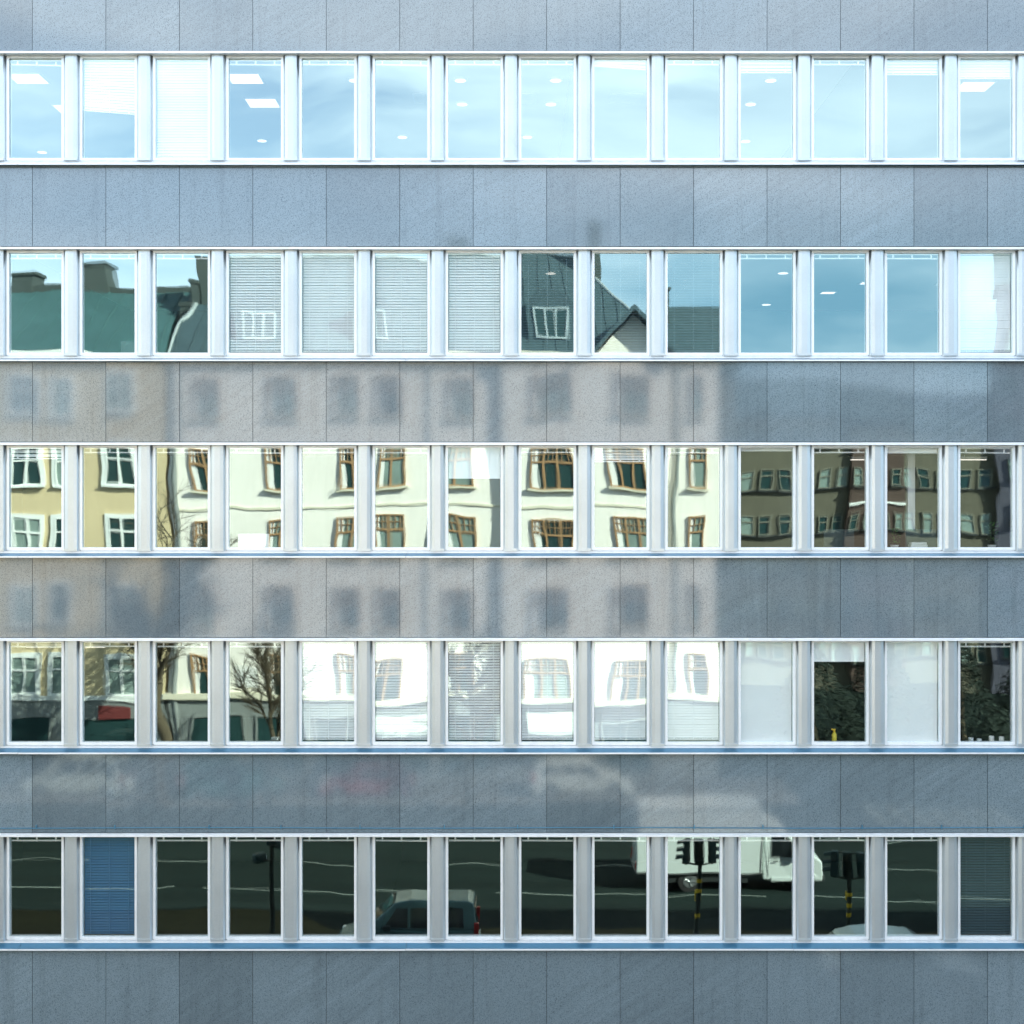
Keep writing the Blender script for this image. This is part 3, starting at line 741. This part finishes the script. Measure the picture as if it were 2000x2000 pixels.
for (a, b_) in ((-20.4, -17.2), (-25, -21.6), (-30, -26.5)):
    f = MB().box(a, b_, .1, .17, .5, .6).box(a, b_, .1, .17, 3.0, 3.1).box(a, a+.08, .1, .17, .6, 3.0).box(b_-.08, b_, .1, .17, .6, 3.0)
    o = op(f, 'shop_window', 'stone_base'); MB().box(a+.08, b_-.08, .105, .12, .6, 3.0).build('pane', 'far_glass', o)

# far side of the crossing
def far_block(name, lb, x0, x1, y, depth, ztop, mt, nx, nz, wcol, z_first, rot=0, roof='slate', pw=1.1, ph=1.5, rise=3.0):
    t = empty(name, (x0 + (x1-x0)/2*math.cos(rot), y + (x1-x0)/2*math.sin(rot), 0), rot, label=lb, cat='apartment house')
    w = (x1-x0)/2
    MB().box(-w, w, -depth, 0, 0, ztop).build('wall', mt, t)
    MB().prism([(.4, ztop), (-depth/2, ztop+rise), (-depth-.4, ztop)], 'x', -w-.3, w+.3).build('roof', roof, t)
    for j in range(nz):
        for i in range(nx):
            x = -w + (i+.5)*2*w/nx
            house_window(t, x, 0, z_first + j*3.1 + ph, pw, ph, wcol)
    return t
fb1 = far_block('apartment_house', 'brown brick apartment block far across the crossing', 14.5, 24.0, -76, 10, 19.6, 'brick', 9, 6, 'pale', 2.0, pw=.7, ph=1.3)
fb2 = far_block('apartment_house', 'dark red brick house wedged between the brown far blocks', 24.02, 28.0, -75.5, 10, 19.2, 'brick_red', 4, 6, 'pale', 2.0, pw=.6, ph=1.2)
for z in (13.2,): MB().box(-2.0, 2.0, .0, .15, z-.08, z+.08).build('string_course', 'white_wood', fb2)
fb3 = far_block('apartment_house', 'olive brown block at the right end of the far row of houses', 28.02, 38.0, -76.5, 10, 18.8, 'brick', 9, 6, 'pale', 2.0, pw=.7, ph=1.3)
tower = far_block('tower_house', 'tall pale grey house rising at the right edge of the mirrored skyline', 34.6, 46.6, -76, 5, 29.0, 'grey_plaster', 5, 8, 'plain', 2.6, rot=R(18.5))
rh = far_block('apartment_house', 'low dark roofed house behind the right end of the cream house', 8.6, 13.6, -60, 9, 21.0, 'brick', 3, 5, 'plain', 2.6, rise=4.8)
MB().box(-2.2, -.9, -4.2, -3.2, 22.5, 26.6).box(-2.3,-.8,-4.3,-3.1,26.6,26.8).build('chimney', 'brick_chimney', rh)

# ------------------------------------------------------------ trees
def bare_tree(x, y, h, seed, lb):
    rnd = random.Random(seed)
    t = empty('bare_tree', (x, y, .1), label=lb, cat='tree', group='bare street trees')
    tr = MB(); cr = MB()
    p = Vector((0,0,0)); r = h*.022; pts = [(p.copy(), r)]
    n = 9
    for j in range(n):
        p = p + Vector((rnd.gauss(0,.10), rnd.gauss(0,.10), h*.85/n)); r = h*.022*(1-(j+1)/(n+1.5)); pts.append((p.copy(), r))
    for (a, ra), (b_, rb) in zip(pts[:-1], pts[1:]): tr.tube(a, b_, ra, rb, 9, False)
    tr.build('trunk', 'bark', t)
    def grow(p, d, L, r, lev):
        segs = 4; q = p
        for s_ in range(segs):
            d2 = (d + Vector((rnd.gauss(0,.16), rnd.gauss(0,.16), rnd.gauss(0,.1) - (.05 if lev > 1 else -.03)))).normalized()
            e = q + d2*L/segs; cr.tube(q, e, r*(1-s_/segs*.6), r*(1-(s_+1)/segs*.6), 5 if lev < 2 else 3, False)
            if lev < 3:
                for _ in range(2 if lev else 2):
                    sd_ = (d2 + Vector((rnd.uniform(-1,1), rnd.uniform(-1,1), rnd.uniform(-.25,.6)))*.8).normalized()
                    grow(e, sd_, L*rnd.uniform(.4,.6), r*.5, lev+1)
            q = e; d = d2
    for j in range(3, n+1):
        for _ in range(2):
            a = rnd.uniform(0, 6.28)
            grow(pts[j][0], Vector((math.cos(a)*.8, math.sin(a)*.8, .9)).normalized(), h*.24*(1.25-j/n*.6), pts[j][1]*.5+.012, 0 if j < 8 else 1)
    cr.build('crown', 'bark', t)
bare_tree(-15.0, -36.0, 13.5, 11, 'tall bare tree where the ochre and cream houses meet')
bare_tree(-10.3, -35.6, 8.6, 12, 'bare street tree left of centre before the cream house')
bare_tree(-1.7, -35.2, 8.4, 13, 'bare street tree in front of the bay of the cream house')
def conifer(x, y, h, rr, seed, lb):
    rnd = random.Random(seed)
    t = empty('evergreen_tree', (x, y, 0), label=lb, cat='tree', group='evergreens at the crossing')
    MB().tube((0,0,0),(.1,0,h*.7),.22,.08,8).build('trunk', 'bark', t)
    mb = MB()
    for j in range(5000):
        u = rnd.random()**.7; z = h*(1-u)*.93 + h*.05; rad = rr*u*(1+.3*noise.noise(Vector((z*.8, seed, u*4))))
        a = rnd.uniform(0, 6.28); q = rad*rnd.uniform(.35, 1.0)**.5
        p = Vector((q*math.cos(a), q*math.sin(a), z)); l = rnd.uniform(.14, .30)
        d = Vector((math.cos(a)+rnd.gauss(0,.4), math.sin(a)+rnd.gauss(0,.4), rnd.uniform(-.6,.2))).normalized()*l
        s_ = d.cross(Vector((rnd.gauss(0,.4), rnd.gauss(0,.4), 1))).normalized()*l*.3
        mb.add([p, p+d*.5+s_, p+d, p+d*.5-s_], [(0,1,2,3)])
    mb.build('crown', 'needles', t)
conifer(16.5, -52, 6.5, 2.6, 1, 'dark evergreen beside the right end of the cream house')
conifer(20.5, -54, 6.8, 2.8, 2, 'dark evergreen second from the cream house')
conifer(25.0, -53, 6.4, 2.7, 3, 'dark evergreen in the middle of the crossing green')
conifer(29.5, -55, 7.0, 2.8, 4, 'dark evergreen at the far right of the crossing green')

# ------------------------------------------------------------ vehicles
def wheel(parent, x, y, r, w=.2, side=1):
    o = MB().tube((x, y-w/2, r), (x, y+w/2, r), r, r, 22).build('wheel', 'rubber', parent)
    yo = y + side*w/2
    m = MB().tube((x, yo-.012*side, r), (x, yo+.012*side, r), r*.62, r*.58, 18)
    m.tube((x, yo+.012*side, r), (x, yo+.03*side, r), r*.16, r*.14, 10)
    for j in range(5):
        a = j*1.2566; m.tube((x, yo+.016*side, r), (x+math.cos(a)*r*.52, yo+.016*side, r+math.sin(a)*r*.52), .025, .03, 6)
    m.build('rim', 'rim', o)
    return o

def shell(parent, name, side, W, m, taper=None, bevel=.03):
    """side: closed outline [(x,z)], W half width; taper(z)-> inset"""
    mb = MB(); n = len(side)
    tp = taper or (lambda z: 0)
    vs = [(x, -(W - tp(z)), z) for x, z in side] + [(x, (W - tp(z)), z) for x, z in side]
    ar = sum(side[i][0]*side[(i+1)%n][1] - side[(i+1)%n][0]*side[i][1] for i in range(n))
    fs = [tuple(range(n)), tuple(range(n, 2*n))[::-1]] + [((i+1)%n, i, n+i, n+(i+1)%n) for i in range(n)]
    if ar < 0: fs = [f[::-1] for f in fs]
    mb.add(vs, fs)
    return mb.build(name, m, parent, bevel=bevel)

def arc(cx, r, z0, n=8):      # wheel arch, left to right over the wheel
    return [(cx - r*math.cos(math.pi*i/n), z0 + r*math.sin(math.pi*i/n)) for i in range(n+1)]

def passenger_car(x, y, rz, paint, lb, L=4.1, Hh=1.75, W=.88, mpv=True, group=None, name='parked_car'):
    """front at +x"""
    t = empty(name, (x, y, 0), rz, label=lb, cat='car', group=group)
    h = L/2; zb = .28; r = .31; fx, rx = h-.82, -h+.78
    belt = .98 if mpv else .9
    low = [(h-.02, .35), (h-.08, .30)] + arc(fx, r+.07, zb)[::-1] + arc(rx, r+.07, zb)[::-1] + [(-h+.06, .3), (-h, .42), (-h+.02, belt)]
    low += [(h-1.25, belt), (h-.55, belt-.10), (h-.12, belt-.24), (h, .6)]
    tpl = lambda z: .05*max(0, z-.65) + .05*max(0, .45-z)
    shell(t, 'body', low, W, paint, tpl, .04)
    if mpv: g = [(-h+.03, belt+.002), (-h+.14, Hh-.1), (-h+.3, Hh-.02), (-.1, Hh), (h-1.75, Hh-.08), (h-1.15, belt+.22), (h-.95, belt+.002)]
    else: g = [(-h+.12, belt+.002), (-h+.5, Hh-.12), (-h+.85, Hh-.02), (-.05, Hh), (.45, Hh-.05), (h-1.15, belt+.002)]
    tpg = lambda z: .045 + .28*max(0, z-belt)
    shell(t, 'cabin', g, W, paint, tpg, .05)
    # side windows
    for s in (-1, 1):
        gx = [(-h+.42, -h+1.18), (-h+1.28, -h+1.98), (-h+2.06, h-1.42)] if mpv else [(-h+.95, -h+1.75), (-h+1.83, h-1.5)]
        for (a, b_) in gx:
            mb = MB(); z0, z1 = belt+.07, Hh-.2
            b2 = b_ if b_ < h-1.5 else b_-.38
            a2 = a if mpv or a > -h+1 else a+.2
            pts = [(a, z0), (b_, z0), (b2, z1), (a2, z1)]
            yy = lambda z: s*(W - tpg(z) + .004)
            yi = lambda z: s*(W - tpg(z) - .02)
            vs = [(px, yy(pz), pz) for px, pz in pts] + [(px, yi(pz), pz) for px, pz in pts]
            fs = [(0,1,2,3),(4,7,6,5),(0,4,5,1),(1,5,6,2),(2,6,7,3),(3,7,4,0)]
            if s > 0: fs = [f[::-1] for f in fs]
            mb.add(vs, fs).build('side_window', 'car_glass', t)
        o = MB().box(h-1.62, h-1.42, *sorted((s*(W-.02), s*(W+.16))), belt+.02, belt+.16).build('wing_mirror', 'plastic', t, bevel=.03)
        MB().box(h-.35, h-.08, *sorted((s*(W-.28), s*(W-.04))), .62, .76).build('headlight', 'clear_lens', t, bevel=.03)
        tl = MB().box(-h-.015, -h+.12, *sorted((s*(W-.13), s*(W+.004))), belt-.25, belt+(.22 if mpv else .02)).build('tail_light', 'red_lens', t, bevel=.02)
        wheel(t, fx, s*(W-.1), r, side=s); wheel(t, rx, s*(W-.1), r, side=s)
        MB().box(-.15, .03, *sorted((s*(W-.01), s*(W+.02))), .84, .87).build('door_handle', 'plastic', t)
    # windscreen and rear window, laid just proud of the cabin ends
    def screen(p0, p1, off, nm):
        (xa, za), (xb, zb_) = p0, p1; mb = MB()
        wa, wb_ = W - tpg(za) - .08, W - tpg(zb_) - .08
        mb.add([(xa+off, -wa, za), (xa+off, wa, za), (xb+off, wb_, zb_), (xb+off, -wb_, zb_), (xa, -wa, za), (xa, wa, za), (xb, wb_, zb_), (xb, -wb_, zb_)],
               [(0,1,2,3),(7,6,5,4),(0,4,5,1),(1,5,6,2),(2,6,7,3),(3,7,4,0)]).build(nm, 'car_glass', t)
    if mpv: screen((h-1.16, belt+.21), (h-1.70, Hh-.1), .03, 'windscreen'); screen((-h+.06, belt+.1), (-h+.12, Hh-.2), -.03, 'rear_window')
    else: screen((h-1.2, belt+.04), (.53, Hh-.1), .03, 'windscreen'); screen((-h+.2, belt+.09), (-h+.42, Hh-.2), -.04, 'rear_window')
    MB().box(h-.1, h+.05, -W+.1, W-.1, .32, .52).build('bumper', 'plastic', t, bevel=.04)
    MB().box(-h-.05, -h+.1, -W+.08, W-.08, .32, .55).build('bumper', 'plastic' if not mpv else paint, t, bevel=.04)
    MB().box(-h-.056, -h-.05, -.26, .26, .6, .71).build('number_plate', 'sign_white', t)
    MB().box(-h+.3, h-.3, -W+.12, W-.12, .18, .34).build('underbody', 'plastic', t)
    return t

def box_van(x, y, rz, lb):
    """front at +x, origin at the middle of its length"""
    t = empty('box_van', (x, y, 0), rz, label=lb, cat='van')
    h = 3.1; W = 1.0
    cargo = MB().box(-h, 1.02, -W-.04, W+.04, .62, 2.9).build('cargo_box', 'car_white', t, bevel=.035)
    MB().box(-h-.012, -h-.001, -.02, .02, .7, 2.8).box(-h-.03, -h-.012, -.9, .9, .62, .7).box(-h+.0, 1.0, -W-.055, -W-.041, .62, .68).box(-h+.0, 1.0, W+.041, W+.055, .62, .68).box(-h+.0, 1.0, W+.041, W+.05, 2.82, 2.88).box(.96, 1.0, W+.041, W+.05, .68, 2.82).build('trim', 'rim', cargo)
    MB().box(-h+.1, 2.2, -.45, .45, .42, .6).build('chassis', 'plastic', t)
    MB().box(-h+.3, .6, W-.15, W-.08, .3, .62).box(-h+.3, .6, -W+.08, -W+.15, .3, .62).build('side_guard', 'plastic', t)
    cab = [(1.06, .42), (1.06, 2.0), (1.25, 2.2), (1.62, 2.2), (2.42, 1.32), (2.85, 1.14), (3.05, .95), (3.1, .6), (3.08, .34)] + arc(2.3, .42, .34)[::-1]
    tp = lambda z: .10*max(0, z-1.05)
    cb_ = shell(t, 'cab', cab, .96, 'car_white', tp, .05)
    MB().prism([(1.04, 2.9-.25), (1.3, 2.45), (1.5, 2.215), (1.04, 2.215)], 'y', -.8, .8).build('wind_deflector', 'car_white', t, bevel=.03)
    for s in (-1, 1):
        pts = [(1.3, 1.16), (2.3, 1.16), (2.28, 1.3), (1.72, 1.92), (1.34, 1.96)]
        mb = MB(); n = len(pts)
        vs = [(px, s*(.96 - tp(pz) + .004), pz) for px, pz in pts] + [(px, s*(.96 - tp(pz) - .02), pz) for px, pz in pts]
        fs = [tuple(range(n)), tuple(range(n, 2*n))[::-1]] + [((i+1)%n, i, n+i, n+(i+1)%n) for i in range(n)]
        if s > 0: fs = [f[::-1] for f in fs]
        mb.add(vs, fs).build('side_window', 'car_glass', t)
        d = MB().box(1.2, 1.215, *sorted((s*.955, s*.965)), .5, 1.95).box(2.3, 2.315, *sorted((s*.955, s*.965)), .78, 1.2).box(1.35, 1.5, *sorted((s*.96, s*.985)), 1.02, 1.06).build('door_seam', 'plastic', t)
        MB().box(2.02, 2.18, *sorted((s*.95, s*1.26)), 1.2, 1.52).build('wing_mirror', 'plastic', t, bevel=.04)
        MB().box(2.72, 3.03, *sorted((s*.62, s*.945)), .80, 1.0).build('headlight', 'clear_lens', t, bevel=.03)
        MB().box(-h-.03, -h-.001, *sorted((s*.75, s*.95)), .72, 1.0).build('tail_light', 'red_lens', t)
        wheel(t, 2.3, s*.86, .35, .22, s); wheel(t, -1.45, s*.86, .35, .24, s)
        MB().box(1.3, 1.85, *sorted((s*.94, s*.98)), .36, .5).build('step', 'car_white', t, bevel=.02)
    mb = MB(); mb.add([(2.36,-.8,1.42),(2.36,.8,1.42),(1.68,.72,2.16),(1.68,-.72,2.16),(2.41,-.8,1.40),(2.41,.8,1.40),(1.71,.72,2.18),(1.71,-.72,2.18)],
                      [(3,2,1,0),(4,5,6,7),(0,1,5,4),(1,2,6,5),(2,3,7,6),(3,0,4,7)]).build('windscreen', 'car_glass', t)
    MB().box(3.0, 3.16, -.93, .93, .32, .56).build('bumper', 'plastic', t, bevel=.05)
    MB().box(3.09, 3.12, -.5, .5, .62, .82).build('grille', 'plastic', t)
    return t
box_van(7.33, -22.75, R(1.5), 'white box van driving right along the mirrored road')
passenger_car(-3.0, -15.15, R(180-1), 'car_silver', 'silver blue compact van mirrored at the bottom of the lowest window row', 4.15, 1.78)
passenger_car(10.35, -12.7, R(0), 'car_pale', 'pale grey car whose roof shows at the bottom right of the lowest row', 4.1, 1.45, mpv=False)
passenger_car(-19.2, -37.9, R(180), 'car_pale', 'pale high roofed car parked before the ochre house', 4.6, 1.95, group='cars parked along the far kerb')
passenger_car(-12.3, -37.7, R(0), 'car_teal', 'dark teal car parked beside the left bare tree', 4.2, 1.7, group='cars parked along the far kerb')
passenger_car(-6.4, -37.8, R(180), 'car_red', 'red car parked between the bare trees', 4.2, 1.5, mpv=False, group='cars parked along the far kerb')
passenger_car(3.2, -37.8, R(0), 'car_white', 'white car parked below the bay of the cream house', 4.4, 1.6, group='cars parked along the far kerb')

# ------------------------------------------------------------ signals and lamp
def signal_head(parent, x, y, z, rz):
    m = MB()
    m.box(-.13, .13, -.09, .09, -.36, .36)
    o = m.build('signal_head', 'signal', parent, loc=(x, y, z), bevel=.03, rot=(0, 0, rz))
    v = MB()
    for j in (-1, 0, 1):
        zc = j*.225
        for q in range(8):
            a = math.pi*q/8 + 0; b_ = math.pi*(q+1)/8; r = .105
            P = [(r*math.cos(a), -.09, zc+r*math.sin(a)), (r*math.cos(b_), -.09, zc+r*math.sin(b_)), (r*math.cos(b_), -.30, zc+r*math.sin(b_)-.02), (r*math.cos(a), -.30, zc+r*math.sin(a)-.02)]
            Q = [(p[0]*.93, p[1], zc+(p[2]-zc)*.93) for p in P]
            v.add(P+Q, [(0,1,2,3),(7,6,5,4),(0,4,5,1),(2,6,7,3),(1,5,6,2),(3,7,4,0)])
    v.build('visor', 'signal', o)
    for j, mm in ((1, 'red_lens'), (0, 'amber_lens'), (-1, 'signal')):
        MB().tube((0, -.095, j*.225), (0, -.088, j*.225), .092, .092, 16).build('lens', mm, o)
    return o
def traffic_light(x, y, ht, lb, rz=0):
    t = empty('traffic_light', (x, y, .12), rz, label=lb, cat='traffic light', group='traffic lights on the island')
    MB().tube((0,0,0),(0,0,ht-.1),.06,.055,12).tube((0,0,0),(0,0,.12),.13,.1,12).build('pole', 'pole', t)
    for (dx, rr) in ((-.36, R(-70)), (.36, R(70))):
        signal_head(t, dx, 0, ht-.36, rr)
        MB().tube((0,0,ht-.78),(dx,0,ht-.72),.025,.025,8).tube((dx,0,ht-.76),(dx,0,ht-.70),.03,.03,8).tube((0,0,ht-.08),(dx,0,ht-.05),.02,.02,8).build('bracket', 'pole', t)
    signal_head(t, 0, -.16, ht-.42, 0)
    for z in (ht-1.25, ht-1.56, .62): MB().tube((0,0,z-.055),(0,0,z+.055),.072,.072,12).build('yellow_band', 'yellow_paint', t)
    MB().box(-.07,.07,-.15,-.06,1.0,1.28).build('push_button', 'yellow_paint', t, bevel=.01)
traffic_light(5.46, -16.7, 2.85, 'traffic light standing in front of the white box van')
traffic_light(9.93, -16.7, 2.45, 'traffic light just right of the nose of the white box van')
lp = empty('street_lamp', (-7.2, -17.0, .12), label='slender street lamp with a pair of cameras on the left of the traffic island', cat='street lamp')
MB().tube((0,0,0),(0,0,3.2),.075,.06,12).tube((0,0,3.2),(0,0,5.6),.045,.035,10).build('pole', 'pole', lp)
MB().tube((0,0,5.55),(0,-.5,5.7),.03,.025,8).build('arm', 'pole', lp)
MB().prism([(-.7,5.66),(-.35,5.66),(-.38,5.76),(-.68,5.74)], 'x', -.12, .12).build('lamp_head', 'rim', lp, bevel=.02)
for (dx, z, a) in ((-.38, 2.2, .9), (.22, 2.62, -.7)):
    MB().tube((0,0,z-.05),(dx,0,z),.025,.025,8).build('bracket', 'pole', lp)
    o = MB().box(-.12,.12,-.2,.16,-.13,.13).build('camera_housing', 'signal', lp, loc=(dx, 0, z+.02), bevel=.05, rot=(0,0,a))
    MB().tube((0,-.22,0),(0,-.19,0),.09,.09,14).build('lens', 'clear_lens', o)
MB().box(-.13,.13,-.1,.1,2.6,3.0).tube((-.1,-.1,2.8),(-.1,-.3,2.8),.1,.1,12).build('signal_head', 'signal', lp, bevel=.03)
